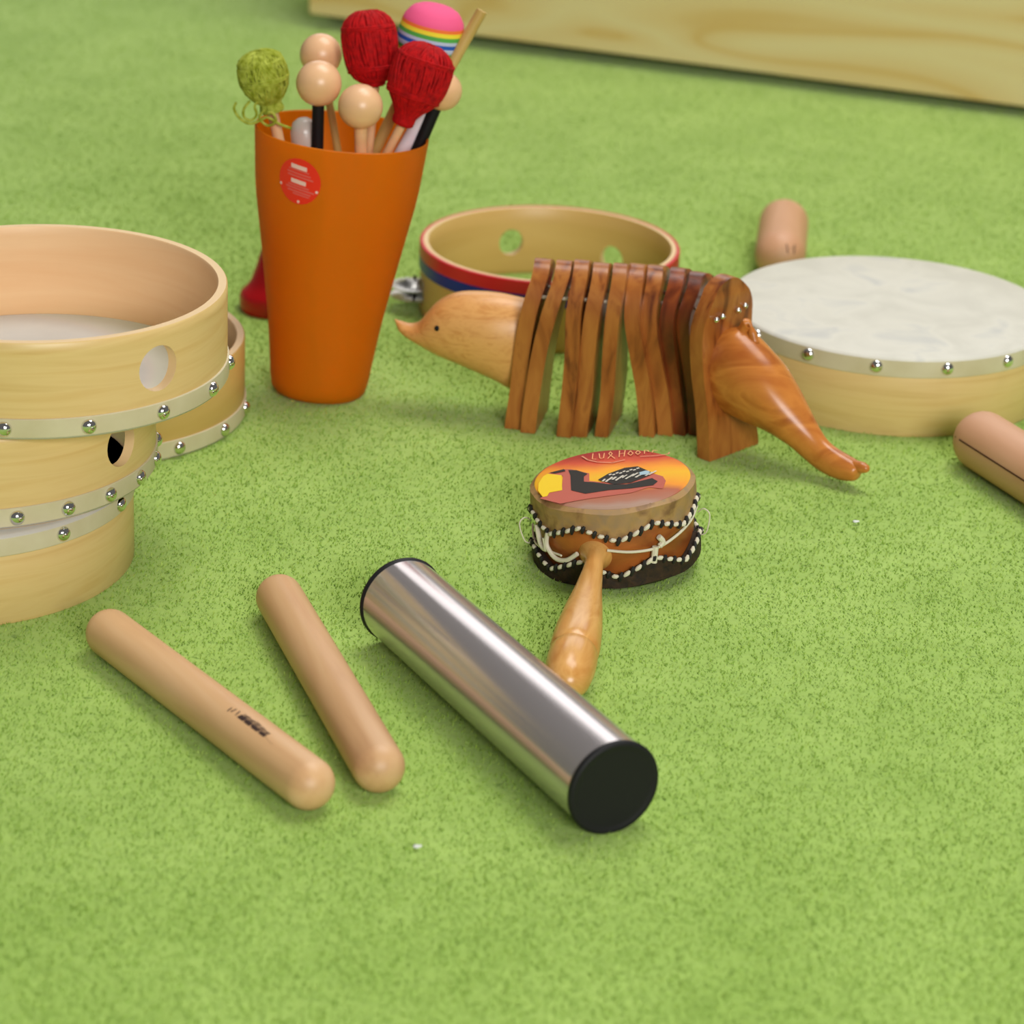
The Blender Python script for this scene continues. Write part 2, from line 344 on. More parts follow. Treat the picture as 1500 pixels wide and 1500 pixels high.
me.polygons.foreach_set('loop_start', np.arange(0, NF*3, 3, dtype=np.int32)); me.update(calc_edges=True); me.materials.append(MT['fibre'])
pile = bpy.data.objects.new('carpet_pile', me); C.objects.link(pile)
pile['kind'] = 'stuff'; pile['label'] = 'short green carpet pile covering the floor'; pile['category'] = 'carpet'

# plywood board at the back
A = P(690, 71, 0); B = P(1490, 172, 0); dd = (B-A).normalized(); nn = Vector((-dd.y, dd.x, 0))
if nn.y < 0: nn = -nn
L0 = min((A+dd*s for s in [k*.005-1.2 for k in range(240)]), key=lambda p: abs(px_of(p)[0]-452)); L1 = B+dd*.6
ln = (L1-L0).length
bm = bmesh.new(); bmesh.ops.create_cube(bm, size=1, matrix=Matrix.Translation((ln/2, .16, .17)) @ Matrix.Diagonal((ln, .32, .33, 1)))
bmesh.ops.bevel(bm, geom=bm.edges[:], offset=.0015, segments=2, affect='EDGES')
tb = obj('plywood_box', bm, 'plywood'); tb.location = L0+Vector((0, 0, .0085)); tb.rotation_mode = 'QUATERNION'
tb.rotation_quaternion = Matrix((dd, nn, Vector((0, 0, 1)))).transposed().to_quaternion() @ Matrix.Rotation(.0050, 3, 'Y').to_quaternion()
tag(tb, 'long pale plywood box at the back of the carpet, black gap under its left end', 'box')

# ---------------------------------------------------------------- hand drums
def fr(deg): return -90+deg      # 0 = towards camera, positive = right
RD = .0985
g1 = 'frame drums on the carpet'
def ring(a0, step=24, n=15): return [fr(a0+step*k) for k in range(n)]
D4 = (-.3026, 1.4159, 0); D3 = (-.2929, 1.4290, .0500); D1 = (-.2558, 1.4340, .1000)
drum('pale wooden hand drum on the carpet, lowest of the left stack, skin up', D4, RD, .0500, True, ring(47, 28, 13), group=g1)
drum('wooden hand drum with a thumb hole, middle one of the left stack', D3, RD+.001, .0500, False, ring(24.4, 16, 22), [(R_(fr(63)), .0305, .0122)], group=g1)
drum('open wooden hand drum with round hole, topmost of the left stack, hollow side up', D1, RD+.002, .0520, False, ring(0), [(R_(fr(47)), .0300, .0122)], group=g1)
drum('hand drum on the carpet behind the left stack, skin down and mostly hidden', (-.2656, 1.6420, 0), RD, .0500, False, ring(43, 23, 15), group=g1, mats=('tamb', 'maple_in', 'rim_wood'))
drum('round hand drum with taut grey skin facing up, behind the carved wooden creature', (.2388, 1.7580, 0), .104, .0515, True, ring(-34.7), group=g1, hb=.0125)

# tambourine
T0 = Vector((.018, 1.869, 0)); RT, hT = .088, .0485
t = thing('tambourine', 'headless wooden tambourine with red and blue bands behind the carved creature', 'tambourine', T0)
ja = [R_(fr(a)) for a in (-84, -12, 55)]
slots = [(a-.19, a+.19, .006, .024) for a in ja]
obj('shell', shell_bm(RT, .0055, hT, [(R_(109), .0235, .0095), (R_(57), .0165, .0100)], slots), ['tamb', 'tamb', 'rim_wood'], t)
for nm, m_, z0, z1 in (('red_band', 'redpaint', hT-.0088, hT+.0002), ('blue_band', 'bluepaint', hT-.0170, hT-.0088)):
    bm = bmesh.new(); lathe(bm, [(RT-.0004, z0), (RT+.0007, z0), (RT+.0007, z1-.0006), (RT+.0001, z1), (RT-.0018 if z1 > hT else RT-.0004, z1)], 120); obj(nm, bm, m_, t)
for a in ja:
    d = Vector((math.cos(a), math.sin(a), 0)); c = d*(RT+.0035)
    for z, fl_ in ((.0175, 1), (.0105, -1)):
        bm = bmesh.new(); r = .0165
        pr = [(.0012, .0042), (.005, .0040), (.0075, .0026), (.009, .0010), (r-.001, .0), (r, .0002), (r, -.0003), (.009, .0005), (.0068, .0022), (.0012, .0036)]
        lathe(bm, [(x, y*fl_) for x, y in pr], 40, Matrix.Translation(c+Vector((0, 0, z)))); obj('jingle', bm, 'tin', t)
    bm = bmesh.new(); tube(bm, [c+Vector((0, 0, .0055)), c+Vector((0, 0, .0245))], .0009); obj('pin', bm, 'black', t)

# ---------------------------------------------------------------- cup with mallets
C0 = P(466, 573, 0); C1 = PY(501, 193, C0.y+.006); ax = (C1-C0); hc = ax.length; ax.normalize(); qc = frame(ax)
Rb = 70/ppm(C0); Rt = 128/ppm(C1)
cup = thing('tumbler', 'tall frosted orange plastic tumbler holding mallets', 'tumbler', C0, None, qc)
def crad(s):
    pts = [(0, 1.0), (.10, 1.05), (.30, 1.19), (.55, 1.43), (.78, 1.66), (1.0, Rt/Rb)]
    for (a, b_), (c, d) in zip(pts, pts[1:]):
        if s <= c: return Rb*(b_+(d-b_)*(s-a)/(c-a))
    return Rt
n_ = 16; th = .0014
po = [(0, .0005), (Rb-.006, .0005), (Rb-.0025, .0012), (Rb-.0006, .0035)]+[(crad(k/n_), hc*k/n_) for k in range(1, n_+1)]
pi_ = [(crad(k/n_)-th, hc*k/n_) for k in range(n_, 0, -1)]+[(Rb-.004, .004), (0, .003)]
bm = bmesh.new(); lathe(bm, po+[(Rt-th*.5, hc+.0006)]+pi_, 96); obj('cup_wall', bm, 'orange', cup)
# sticker on the cup: find the angle that faces the pixel
def cup_pt(a, s, off=0):
    r = crad(s)+off; return C0+qc @ Vector((r*math.cos(a), r*math.sin(a), hc*s))
best = min(((a, s) for a in [k*.02 for k in range(315)] for s in [.6+.01*k for k in range(35)] if (cup_pt(a, s)-C0-ax*hc*s).y < 0),
           key=lambda q: (px_of(cup_pt(*q))[0]-438.5)**2+(px_of(cup_pt(*q))[1]-266)**2)
sa, ss = best; sr = crad(ss)
def on_cup(u, v, off):    # u right, v up in metres around the sticker centre
    s = ss+v/hc; r = crad(s)+off; a = sa+u/sr; return Vector((r*math.cos(a), r*math.sin(a), hc*s))
def patch(name, u0, v0, ru, rv, m_, off, par=None, rect=False, n=28):
    bm = bmesh.new()
    if rect:
        k = 6; rows = []
        for j in (0, 1): rows.append([bm.verts.new(on_cup(u0+ru*(2*i/k-1), v0+rv*(2*j-1)-(ru*(2*i/k-1))*.12, off)) for i in range(k+1)])
        for i in range(k): bm.faces.new((rows[0][i], rows[0][i+1], rows[1][i+1], rows[1][i]))
    else:
        c = bm.verts.new(on_cup(u0, v0, off)); prev = None
        ringv = [[bm.verts.new(on_cup(u0+ru*f*math.cos(2*PI*i/n), v0+rv*f*math.sin(2*PI*i/n), off)) for i in range(n)] for f in (.4, .7, 1)]
        for i in range(n):
            j = (i+1) % n; bm.faces.new((c, ringv[0][i], ringv[0][j]))
            for q in (0, 1): bm.faces.new((ringv[q][i], ringv[q+1][i], ringv[q+1][j], ringv[q][j]))
    return obj(name, bm, m_, par or cup)
st = patch('sticker', 0, 0, .0142, .0142, 'sticker', .0003)
st['label'] = 'round red sticker with faint white print'
for (u, v, a, b_, mm) in ((.0, .0088, .0052, .0013, 'stickerprint'), (.0, .0048, .0078, .0005, 'stickerpink'), (.001, .0028, .0085, .0005, 'stickerpink'), (.0, .0068, .0068, .0004, 'stickerpink'), (0, -.0003, .0050, .0013, 'stickerprint'),
                          (.0, -.0030, .0070, .0005, 'stickerpink'), (.001, -.0048, .0095, .0005, 'stickerpink'), (.0005, -.0066, .0078, .0005, 'stickerpink'), (.002, -.0083, .0055, .0004, 'stickerpink')):
    patch('print_line', u, v, a, b_, mm, .0006, st, rect=True)
for u, v in ((-.0125, -.0035), (.0120, -.0046), (.0005, -.0125)): patch('print_dot', u, v, .0009, .0009, 'stickerprint', .0006, st, n=10)

def cup_ok(p, mar=.0065):
    q = qc.inverted() @ (p-C0)
    return q.z > .006 and (q.z > hc or math.hypot(q.x, q.y) < crad(q.z/hc)-mar)
def stick_pts(top, rim_px, dyb=0.0):
    """straight stick from the head through the rim pixel, ending inside the cup; dyb = depth of its foot off the cup axis"""
    yt = top.y; tp = px_of(top)[1]; fr_ = (rim_px[1]-tp)/(555-tp)
    r = PY(rim_px[0], rim_px[1], yt+(C0.y+dyb-yt)*fr_); d = (r-top).normalized(); t_ = (r-top).length+.01; 
    while cup_ok(top+d*t_) and t_ < .4: t_ += .002
    return [top, r, top+d*(t_-.002)]
def mallet_root(name, label, head, group='mallets standing in the orange tumbler'):
    return thing(name, label, 'mallet', head, group)
def add_stick(root, pts, rad, m_, name='stick', seg=14):
    o = Vector(root.location); bm = bmesh.new(); tube(bm, [p-o for p in pts], rad, seg); return obj(name, bm, m_, root)
def wound(bm, prof, Q, n=80, rad=.0008, twist=.5, seed=1, hor=(), seg=6):
    rnd = random.Random(seed)
    def pr(s):
        s = max(0, min(.9999, s))*(len(prof)-1); i = int(s); f = s-i; return prof[i][0]*(1-f)+prof[i+1][0]*f, prof[i][1]*(1-f)+prof[i+1][1]*f
    for k in range(n):
        a0 = rnd.uniform(0, 2*PI); tw = rnd.gauss(0, twist); off = rnd.uniform(.0000, .0009); pts = []
        for i in range(15):
            s = .02+.96*i/14; r, z = pr(s); a = a0+tw*s+.25*math.sin(3*s+k); pts.append(Q @ Vector(((r+off)*math.cos(a), (r+off)*math.sin(a), z+off*.4)))
        tube(bm, pts, rad, seg)
    for s, m_ in hor:
        for q in range(m_):
            r, z = pr(s+rnd.uniform(-.02, .02)); ph = rnd.uniform(0, 6); tl = rnd.uniform(0, .12)
            tube(bm, [Q @ Vector(((r+.0009)*math.cos(a), (r+.0009)*math.sin(a), z+tl*r*math.sin(a+ph))) for a in [2*PI*i/28 for i in range(29)]], rad, seg)
# depth planes
yc = C1.y
def red_mallet(label, cpx, w, hpx, tail, rim, dy, stick_m, rad, seed, dyb=0.0):
    c = PY(cpx[0], cpx[1], yc+dy); k = ppm(c); tw_ = PY(tail[0], tail[1], yc+dy-.004)
    root = mallet_root('yarn_mallet', label, c); up = (c-tw_).normalized(); Q = frame(up).to_matrix()
    r = w/2/k-.0012; hh = hpx/2/k; tl = (c-tw_).length
    prof = [(.0008, hh), (r*.35, hh*1.0), (r*.7, hh*.86), (r*.93, hh*.62), (r*1.0, hh*.3), (r, -hh*.1), (r*.97, -hh*.45), (r*.88, -hh*.72), (r*.62, -hh*1.05), (r*.34, -hh-(tl-hh)*.45), (.0052, -tl*.93), (.0042, -tl)]
    bm = bmesh.new(); lathe(bm, [(a*.97, b_) for a, b_ in prof], 36, Q.to_4x4()); wound(bm, prof, Q, 120, .00085, .55, seed, ((.30, 5), (.62, 5), (.9, 8)))
    obj('yarn_head', bm, 'redyarn', root)
    add_stick(root, stick_pts(tw_, rim, dyb), rad, stick_m); return root
red_mallet('mallet with big red yarn head, the one reaching highest in the tumbler', (542, 66), 82, 96, (549, 127), (541, 214), .012, 'beech', .0028, 3, .008)
red_mallet('mallet with red yarn head leaning right, in front of the rainbow striped head', (616, 110), 90, 88, (588, 184), (568, 222), -.012, 'beech', .0028, 5, -.006)
def bead_mallet(label, cpx, rpx, rim, dy, sm, rad, under=None):
    c = PY(cpx[0], cpx[1], yc+dy); r = rpx/ppm(c); root = mallet_root('bead_mallet', label, c)
    up = Vector((0, 0, 1)); pts = stick_pts(c, rim, dy*.45) if rim else None
    bm = bmesh.new(); ball(bm, (0, 0, 0), r, u=40, v=28); obj('bead', bm, 'bead', root)
    add_stick(root, pts, rad, sm); return root
bead_mallet('mallet with round wooden bead and black stick at the left', (467, 122), 33.5, (465, 214), -.022, 'black', .0037)
bead_mallet('mallet with round wooden bead and pale stick at the front centre', (528, 156), 33, (529, 221), -.034, 'beech', .0040)
bead_mallet('mallet with round wooden bead high at the back left, partly behind another bead', (470, 80), 31, (492, 205), .026, 'stick', .0024)
bead_mallet('mallet with round wooden bead and black stick half hidden behind the right red head', (648, 133), 29, (617, 206), .010, 'black', .0040)
# green yarn mallet
c = PY(386, 112, yc-.004); k = ppm(c); root = mallet_root('yarn_mallet', 'mallet with fuzzy green yarn head and loose threads', c)
tw_ = PY(398, 158, yc-.004); Q = frame((c-tw_).normalized()).to_matrix(); r = 37/k-.001; hh = 37/k
prof = [(.0008, hh), (r*.5, hh*.97), (r*.85, hh*.75), (r, hh*.35), (r*1.0, -hh*.1), (r*.9, -hh*.5), (r*.66, -hh*.85), (r*.36, -hh*1.12), (.0062, -hh*1.35), (.005, -hh*1.5)]
bm = bmesh.new(); lathe(bm, [(a*.95, b_) for a, b_ in prof], 36, Q.to_4x4()); wound(bm, prof, Q, 170, .0006, 1.6, 9, ((.25, 6), (.45, 6), (.9, 6)), 5); obj('yarn_head', bm, 'greenyarn', root)
add_stick(root, stick_pts(tw_, (409, 208), -.004), .0034, 'beech')
bm = bmesh.new()
for pts in ([(366, 148), (357, 160), (358, 172), (368, 176), (376, 168), (373, 156), (378, 148)], [(346, 150), (343, 160), (352, 174), (366, 181), (380, 177), (392, 172), (410, 182), (432, 190)], [(388, 160), (380, 172), (392, 184), (404, 178), (400, 166), (392, 164)]):
    tube(bm, spline([PY(a, b_, yc-.012)-c for a, b_ in pts], 6), .0009, 6)
obj('loose_thread', bm, 'greenyarn', root)
# rainbow striped mallet
c = PY(632, 48, yc+.030); k = ppm(c); root = mallet_root('striped_mallet', 'mallet with rainbow striped fabric head, behind the red yarn heads', c)
prof = [(0, 44/k), (20/k, 42/k), (36/k, 34/k), (45/k, 20/k), (49/k, 0), (49/k, -14/k), (46/k, -26/k), (38/k, -38/k), (22/k, -50/k), (5/k, -58/k)]
bands = [('rb_pink', 44, 17), ('rb_orange', 17, 12), ('rb_yellow', 12, 6), ('rb_green', 6, 0), ('rb_lilac', 0, -5), ('rb_blue', -5, -11), ('rb_lilac', -11, -18), ('rb_green', -18, -24), ('rb_yellow', -24, -29), ('rb_orange', -29, -36), ('rb_pink', -36, -58)]
def prz(z):
    for (a, b_), (c_, d) in zip(prof, prof[1:]):
        if d*k <= z <= b_*k+1e-6: return a+(c_-a)*(b_*k-z)/max(1e-6, (b_-d)*k)
    return prof[-1][0]
Q = Matrix.Rotation(R_(10), 4, 'Y'); bm = bmesh.new(); mi = {}; ms = []
pl = []
for m_, z1, z0 in bands:
    if m_ not in mi: mi[m_] = len(ms); ms.append(m_)
    n0 = len(bm.faces); kk = 6
    lathe(bm, [(prz(z1+(z0-z1)*i/kk), (z1+(z0-z1)*i/kk)/k) for i in range(kk+1)], 48, Q)
    for f in list(bm.faces)[n0:]: f.material_index = mi[m_]
bmesh.ops.remove_doubles(bm, verts=bm.verts[:], dist=1e-6)
obj('striped_head', bm, ms, root)
add_stick(root, stick_pts(c, (553, 214), .012), .0036, 'stick')
# plain stick with a white sleeve, leaning right past the rim
top = PY(706, 16, yc+.020); root = thing('bare_stick', 'bare wooden stick with white sleeve leaning out to the right of the tumbler', 'stick', top, None)
pts = stick_pts(top, (600, 205), .0); add_stick(root, pts[:2], .0034, 'stick'); 
d = (pts[1]-pts[0]).normalized(); bm = bmesh.new(); tube(bm, [pts[1]-d*.022-top, pts[1]-top, pts[2]-top], .0047, 16); obj('sleeve', bm, 'whiteplastic', root)
# translucent handle end
c = PY(446, 196, yc-.012); root = thing('plastic_beater', 'short translucent plastic handle just showing above the tumbler rim at left', 'beater', c)
b0 = stick_pts(c, (449, 225), -.012)[-1]; bm = bmesh.new(); dv = (b0-c)
tube(bm, [dv*t_ for t_ in (-.06, -.045, -.01, .05, .5, 1)], [.003, .0065, .0085, .0085, .007, .006], 24); obj('handle', bm, 'clear', root)

# red cone behind the tumbler
c = P(403, 452, 0); k = ppm(c)
t = thing('red_cone', 'small glossy red plastic cone behind the orange tumbler', 'cone', c)
bm = bmesh.new(); r = 52/k
lathe(bm, [(0, 0), (r*.96, 0), (r, .002), (r*1.0, .010), (r*.93, .0135), (r*.80, .016), (r*.68, .021), (r*.55, .030), (r*.34, .047), (r*.2, .06), (r*.12, .064), (0, .065)], 48); obj('cone_body', bm, 'redplastic', t)

# ---------------------------------------------------------------- carved creature of hanging wooden plates
hP = .108
AX0 = P(770, 625, 0); AX1 = P(1060, 655, 0); axd = (AX1-AX0).normalized()
creature_base = P(900, 630, 0)
cr_ = thing('wooden_creature', 'carved wooden creature of ten upright plates with pointed head and long tapering tail', 'creature', creature_base)
# near foot px (left, right edge), y ; apex px left x, y ; thickness from px
spec = [(739, 763, 628, 783, 376, 0), (762, 785, 634, 815, 378, 0), (815, 837, 640, 840, 380, 0), (837, 860, 640, 868, 383, 0), (871, 892, 640, 897, 385, 0),
        (934, 957, 639, 921, 390, 1), (960, 983, 637, 950, 392, 1), (981, 1003, 636, 982, 396, 2), (1003, 1022, 636, 1012, 402, 2), (1020, 1045, 670, 1036, 408, 1)]
WD = .046
wys = [80, 80, 79, 79, 78, 77, 76, 72, 66, 47]
edges = [[739, 747, 753, 764, 783], [762, 769, 779, 794, 815], [815, 822, 827, 829, 841], [837, 845, 849, 856, 869], [871, 879, 882, 887, 898], [936, 932, 922, 914, 921], [963, 957, 946, 939, 949],
         [983, 977, 969, 966, 982], [1008, 1005, 997, 991, 1010], [1021, 1019, 1012, 1013, 1036]]
mid_pts = []
for i, (x0, x1, fy, ax_, ay, kind) in enumerate(spec):
    nf = P(x0, fy, 0); a_w = R_(wys[i]); wdir = Vector((math.cos(a_w), math.sin(a_w), 0)); nrm = Vector((wdir.y, -wdir.x, 0)); up = Vector((0, 0, 1))
    tk = min(max((x1-x0)/ppm(nf)*.98, .0085), .0112)
    fc = nf+wdir*(WD/2)
    hh = min((abs(px_of(fc+up*q)[1]-ay), q) for q in [.08+.0005*j for j in range(90)])[1]
    prof = [(0.0, .5), (.06, .50), (.16, .48), (.35, .45), (.55, .45), (.72, .45), (.82, .42), (.9, .34), (.95, .25), (.985, .13), (1.0, .0)]
    if kind: prof = [(0.0, .5), (.06, .50), (.14, .47), (.3, .45), (.45, .47), (.6, .50), (.72, .50), (.82, .46), (.9, .37), (.95, .27), (.985, .14), (1.0, .0)]
    hw_ = lambda f: next(b0+(b1-b0)*(f-a0)/(a1-a0) for (a0, b0), (a1, b1) in zip(prof, prof[1:]) if f <= a1+1e-9)
    # how far the plate is carved forward or back at each height
    def shift(f):
        q = fc-wdir*WD*hw_(f)+up*hh*f
        e = edges[i]; k_ = min(3, int(f*4)); t_ = f*4-k_
        p0, p1, p2, p3 = e[max(k_-1, 0)], e[k_], e[k_+1], e[min(k_+2, 4)]
        x = .5*((2*p1)+(p2-p0)*t_+(2*p0-5*p1+4*p2-p3)*t_*t_+(3*p1-p0-3*p2+p3)*t_**3)
        return (x-px_of(q)[0])/(ppm(q)*nrm.x)
    fs = [0, .03, .08, .14, .2, .28, .36, .44, .52, .6, .68, .74, .8, .84, .88, .91, .94, .965, .985, .996]
    sh_ = [shift(f) for f in fs]; sh_[-3:] = [sh_[-4]]*3 if abs(sh_[-1]-sh_[-4]) > .004 else sh_[-3:]
    nW = 8; bm = bmesh.new(); F0, F1 = [], []; o0 = fc-creature_base
    gapf = 0
    for f, s__ in zip(fs, sh_):
        h_ = hw_(f)*WD
        F0.append([bm.verts.new(o0+wdir*(h_*(2*q/nW-1))+up*hh*f+nrm*s__) for q in range(nW+1)])
        F1.append([bm.verts.new(o0+wdir*(h_*(2*q/nW-1))+up*hh*f+nrm*(s__+tk)) for q in range(nW+1)])
    nF = len(fs); cut = lambda a, q: gapf and ((a < 4 and 2 <= q < 6) or (a < 5 and 3 <= q < 5))
    for A_, fl__ in ((F0, 0), (F1, 1)):
        for a in range(nF-1):
            for q in range(nW):
                if not cut(a, q):
                    v4 = (A_[a][q], A_[a][q+1], A_[a+1][q+1], A_[a+1][q]); bm.faces.new(v4 if fl__ else v4[::-1])
    bnd = [e for e in bm.edges if len(e.link_faces) == 1]
    idx = {}
    for a in range(nF):
        for q in range(nW+1): idx[F0[a][q]] = F1[a][q]
    rim_e = []
    for e in bnd:
        if e.verts[0] in idx and e.verts[1] in idx:
            a_, b__ = e.verts; bm.faces.new((a_, b__, idx[b__], idx[a_]))
    for v_ in [v_ for v_ in bm.verts if not v_.link_faces]: bm.verts.remove(v_)
    bmesh.ops.recalc_face_normals(bm, faces=bm.faces[:])
    se = [e for e in bm.edges if len(e.link_faces) == 2 and e.calc_face_angle(0) > .9]
    bmesh.ops.bevel(bm, geom=se, offset=.0009, segments=2, affect='EDGES', clamp_overlap=True)
    zmin = min(v_.co.z for v_ in bm.verts)
    for v_ in bm.verts: v_.co.z += .0002-zmin
    obj('plate', bm, 'plate_dark' if kind == 2 else 'plate', cr_, angle=38)
    s8 = shift(.8)
    mid_pts.append((fc, wdir, up, nrm, tk, hh, s8))
# cords through the plates
for s_ in (-1, 1):
    bm = bmesh.new()
    for hfr in (.80,):
        pts = []
        for fc, wdir, up, n2, tk, hh, s8 in mid_pts: pts.append(fc-creature_base+wdir*(s_*WD*.22)+up*hh*hfr+n2*(s8+tk*.5))
        tube(bm, spline(pts, 5), .0011, 8)
    obj('cord', bm, 'cord_w', cr_)
# screws on the last plate: two pairs of small balls
fc, wdir, up, n2, tk, hh, s8 = mid_pts[-1]
def on_plate(px, py):
    o = fc+n2*(tk+s8); d = ray(px, py); t_ = (o-CAM).dot(n2)/d.dot(n2); return CAM+d*t_
for a, b_ in ((1047, 468), (1056, 463), (1079, 454), (1089, 447)):
    bm = bmesh.new(); p = on_plate(a, b_)-creature_base; ball(bm, p+n2*.0012, .0019, u=16, v=12); obj('screw', bm, 'chrome', cr_)
# head: outline traced in the plane through the body axis
def loft(name, secs, m_, plane_o, plane_n, wid, parent, seg=28, pw=1.0):
    """secs: list of (top px, bottom px, halfwidth m)"""
    bm = bmesh.new(); rings = []
    def hit(p):
        d = ray(*p); return CAM+d*((plane_o-CAM).dot(plane_n)/d.dot(plane_n))
    for tp, bt, w in secs:
        a, b_ = hit(tp), hit(bt); c = (a+b_)/2; hv = (a-b_)/2
        rings.append([bm.verts.new(c+hv*math.cos(2*PI*q/seg)+plane_n*(w*math.copysign(abs(math.sin(2*PI*q/seg))**pw, math.sin(2*PI*q/seg)))-Vector(parent.location)) for q in range(seg)])
    for a, b_ in zip(rings, rings[1:]):
        for q in range(seg): bm.faces.new((a[q], a[(q+1) % seg], b_[(q+1) % seg], b_[q]))
    bm.faces.new(rings[0]); bm.faces.new(rings[-1][::-1]); return bm
def sm(pts, n=4):   # smooth the section list
    a = spline([(p[0][0], p[0][1], 0) for p in pts], n); b_ = spline([(p[1][0], p[1][1], 0) for p in pts], n); w = spline([(p[2], 0, 0) for p in pts], n)
    return [((x.x, x.y), (y.x, y.y), max(z.x, .0003)) for x, y, z in zip(a, b_, w)]
hd = mid_pts[0]; ho = hd[0]+hd[3]*hd[6]; hn = Vector((-axd.y, axd.x, 0))
secs = [((578, 467), (580, 472), .0006), ((586, 470), (586, 485), .004), ((600, 474.5), (600, 495), .0075), ((614, 471), (614, 503), .0105), ((626, 457), (628, 511), .0135), ((638, 444), (641, 518), .0160), ((652, 435), (655, 524), .018),
        ((672, 428.5), (677, 533), .0195), ((700, 427.5), (704, 545), .0205), ((730, 430), (728, 556), .0205), ((764, 437), (742, 565), .019), ((776, 441), (750, 568), .0175)]
bm = loft('head', sm(secs), 'headwood', ho, hn, 0, cr_); hobj = obj('head', bm, 'headwood', cr_)
d = ray(648.6, 469); pp = CAM+d*((ho-CAM).dot(hn)/d.dot(hn))
bm = bmesh.new(); ep = pp-hn*.0160-creature_base; ball(bm, ep, .0019, u=14, v=10); obj('eye', bm, 'black', cr_)
# mouth groove along the cheek
# tail
to = on_plate(1070, 540); te = P(1235, 695, .006); tdir = (te-to); tdir.z = 0; tdir.normalize(); tn = Vector((-tdir.y, tdir.x, 0))
if tn.y < 0: tn = -tn
secs = [((1052, 482), (1040, 590), .015), ((1068, 480), (1062, 600), .0185), ((1086, 480), (1085, 611), .0195), ((1101, 492), (1104, 620), .0195), ((1118, 510), (1122, 627), .0185), ((1138, 533), (1140, 637), .017), ((1158, 563), (1155, 647), .0145),
        ((1178, 597), (1166, 656), .0115), ((1196, 627), (1178, 668), .0088), ((1209, 645), (1190, 679), .0076), ((1222, 656), (1203, 689), .0072), ((1238, 666), (1218, 697), .0075), ((1250, 673), (1236, 703), .0072), ((1258, 680), (1252, 704), .0058), ((1261, 684), (1256, 701), .003)]
bm = loft('tail', sm(secs, 3), 'tailwood', (to+fc+up*.05)/2, tn, 0, cr_); obj('tail', bm, 'tailwood', cr_)
def hitT(p):
    d = ray(*p); o = (to+fc+up*.05)/2; return CAM+d*((o-CAM).dot(tn)/d.dot(tn))-creature_base
bm = bmesh.new(); tube(bm, spline([hitT((1243, 680)), hitT((1256, 683)), hitT((1267, 686)), hitT((1273, 688))], 4), [.0036]*4+[.0034]*4+[.0028, .0026, .0022, .0016, .0008], 14); obj('tail_tip', bm, 'tailwood', cr_)
bm = bmesh.new(); fin0 = hitT((1072, 500)); tube(bm, spline([fin0, hitT((1088, 484)), hitT((1097, 473)), hitT((1102, 487)), hitT((1106, 502))], 5), [.004]*5+[.0036]*5+[.0022, .0014, .0009, .0014, .002]+[.0026]*5+[.003], 12); obj('fin', bm, 'tailwood', cr_)

# ---------------------------------------------------------------- small lashed drum with a handle
cd_ = P(904, 806, .006); tl = Matrix.Rotation(R_(-6.5), 3, 'Y').to_quaternion()
HR = .0440; HH = .0435
dr = thing('hand_rattle_drum', 'small lashed drum with painted skin and turned wooden handle', 'drum', Vector((cd_.x, cd_.y, .0052)), None, tl)
bm = bmesh.new(); lathe(bm, [(0, .0), (HR-.004, .0), (HR-.0015, .006), (HR-.0005, HH*.5), (HR-.0015, HH-.004), (HR-.004, HH-.001), (0, HH-.001)], 96); obj('wooden_body', bm, 'bodywood', dr)
NZ = 7
def tri(x): x = x % 1; return 1-abs(2*x-1)
def topedge(a): return HH-.0105-.0075*tri(a*NZ/(2*PI)+.22)
def botedge(a): return .0050+.0085*tri(a*NZ/(2*PI)+.74)
def skirt(edge, top, m_, name, e):
    bm = bmesh.new(); seg = 168; rows = 6; V = []
    for j in range(rows+1):
        row = []
        for i in range(seg):
            a = 2*PI*i/seg; z1 = edge(a); f = j/rows
            z = top+(z1-top)*f if top > z1 else top+(z1-top)*f
            r = HR+e+(.0006*math.sin(a*23+j)*f); 
            if j == 0: r -= .0035
            row.append(bm.verts.new((r*math.cos(a), r*math.sin(a), z)))
        V.append(row)
    row = [bm.verts.new(((HR-.001)*math.cos(2*PI*i/seg), (HR-.001)*math.sin(2*PI*i/seg), edge(2*PI*i/seg))) for i in range(seg)]; V.append(row)
    for a, b_ in zip(V, V[1:]):
        for i in range(seg): bm.faces.new((a[i], a[(i+1) % seg], b_[(i+1) % seg], b_[i]))
    if m_ == 'fur': bm.faces.new(V[0])
    return obj(name, bm, m_, dr)
skirt(topedge, HH, 'tanskin', 'skin_skirt', .0012); 
fu = skirt(botedge, -.003, 'fur', 'fur_skirt', .0022); fu['label'] = 'dark furry hide around the bottom'
bm = bmesh.new(); lathe(bm, [(0, HH+.0006), (HR*.5, HH+.0006), (HR-.003, HH+.0004), (HR-.0015, HH-.0004), (HR-.0010, HH-.002)], 96); hp = obj('drum_skin', bm, 'pt_ground', dr); hp['label'] = 'yellow and red painted skin'
zt = HH+.0008
def poly(name, pts, m_, dz=0.0):
    bm = bmesh.new(); r = HR-.003
    bm.faces.new([bm.verts.new(((X-732)/738*HR*.985, (282-Y)/285*HR*.985, zt+dz)) for X, Y in pts]); bmesh.ops.triangulate(bm, faces=bm.faces[:])
    return obj(name, bm, m_, dr, smooth=False)
poly('painted_border', [(60, 440), (150, 395), (262, 380), (275, 245), (130, 208), (280, 176), (345, 180), (520, 232), (520, 305), (600, 318), (860, 352), (1110, 270), (1200, 305), (1225, 350), (1190, 420), (1060, 400), (900, 440), (500, 470), (250, 500)], 'pt_pink')
poly('painted_field', [(48, 300), (90, 235), (130, 212), (262, 235), (268, 378), (150, 392), (130, 425), (90, 430), (45, 370)], 'pt_yellow', .0001)
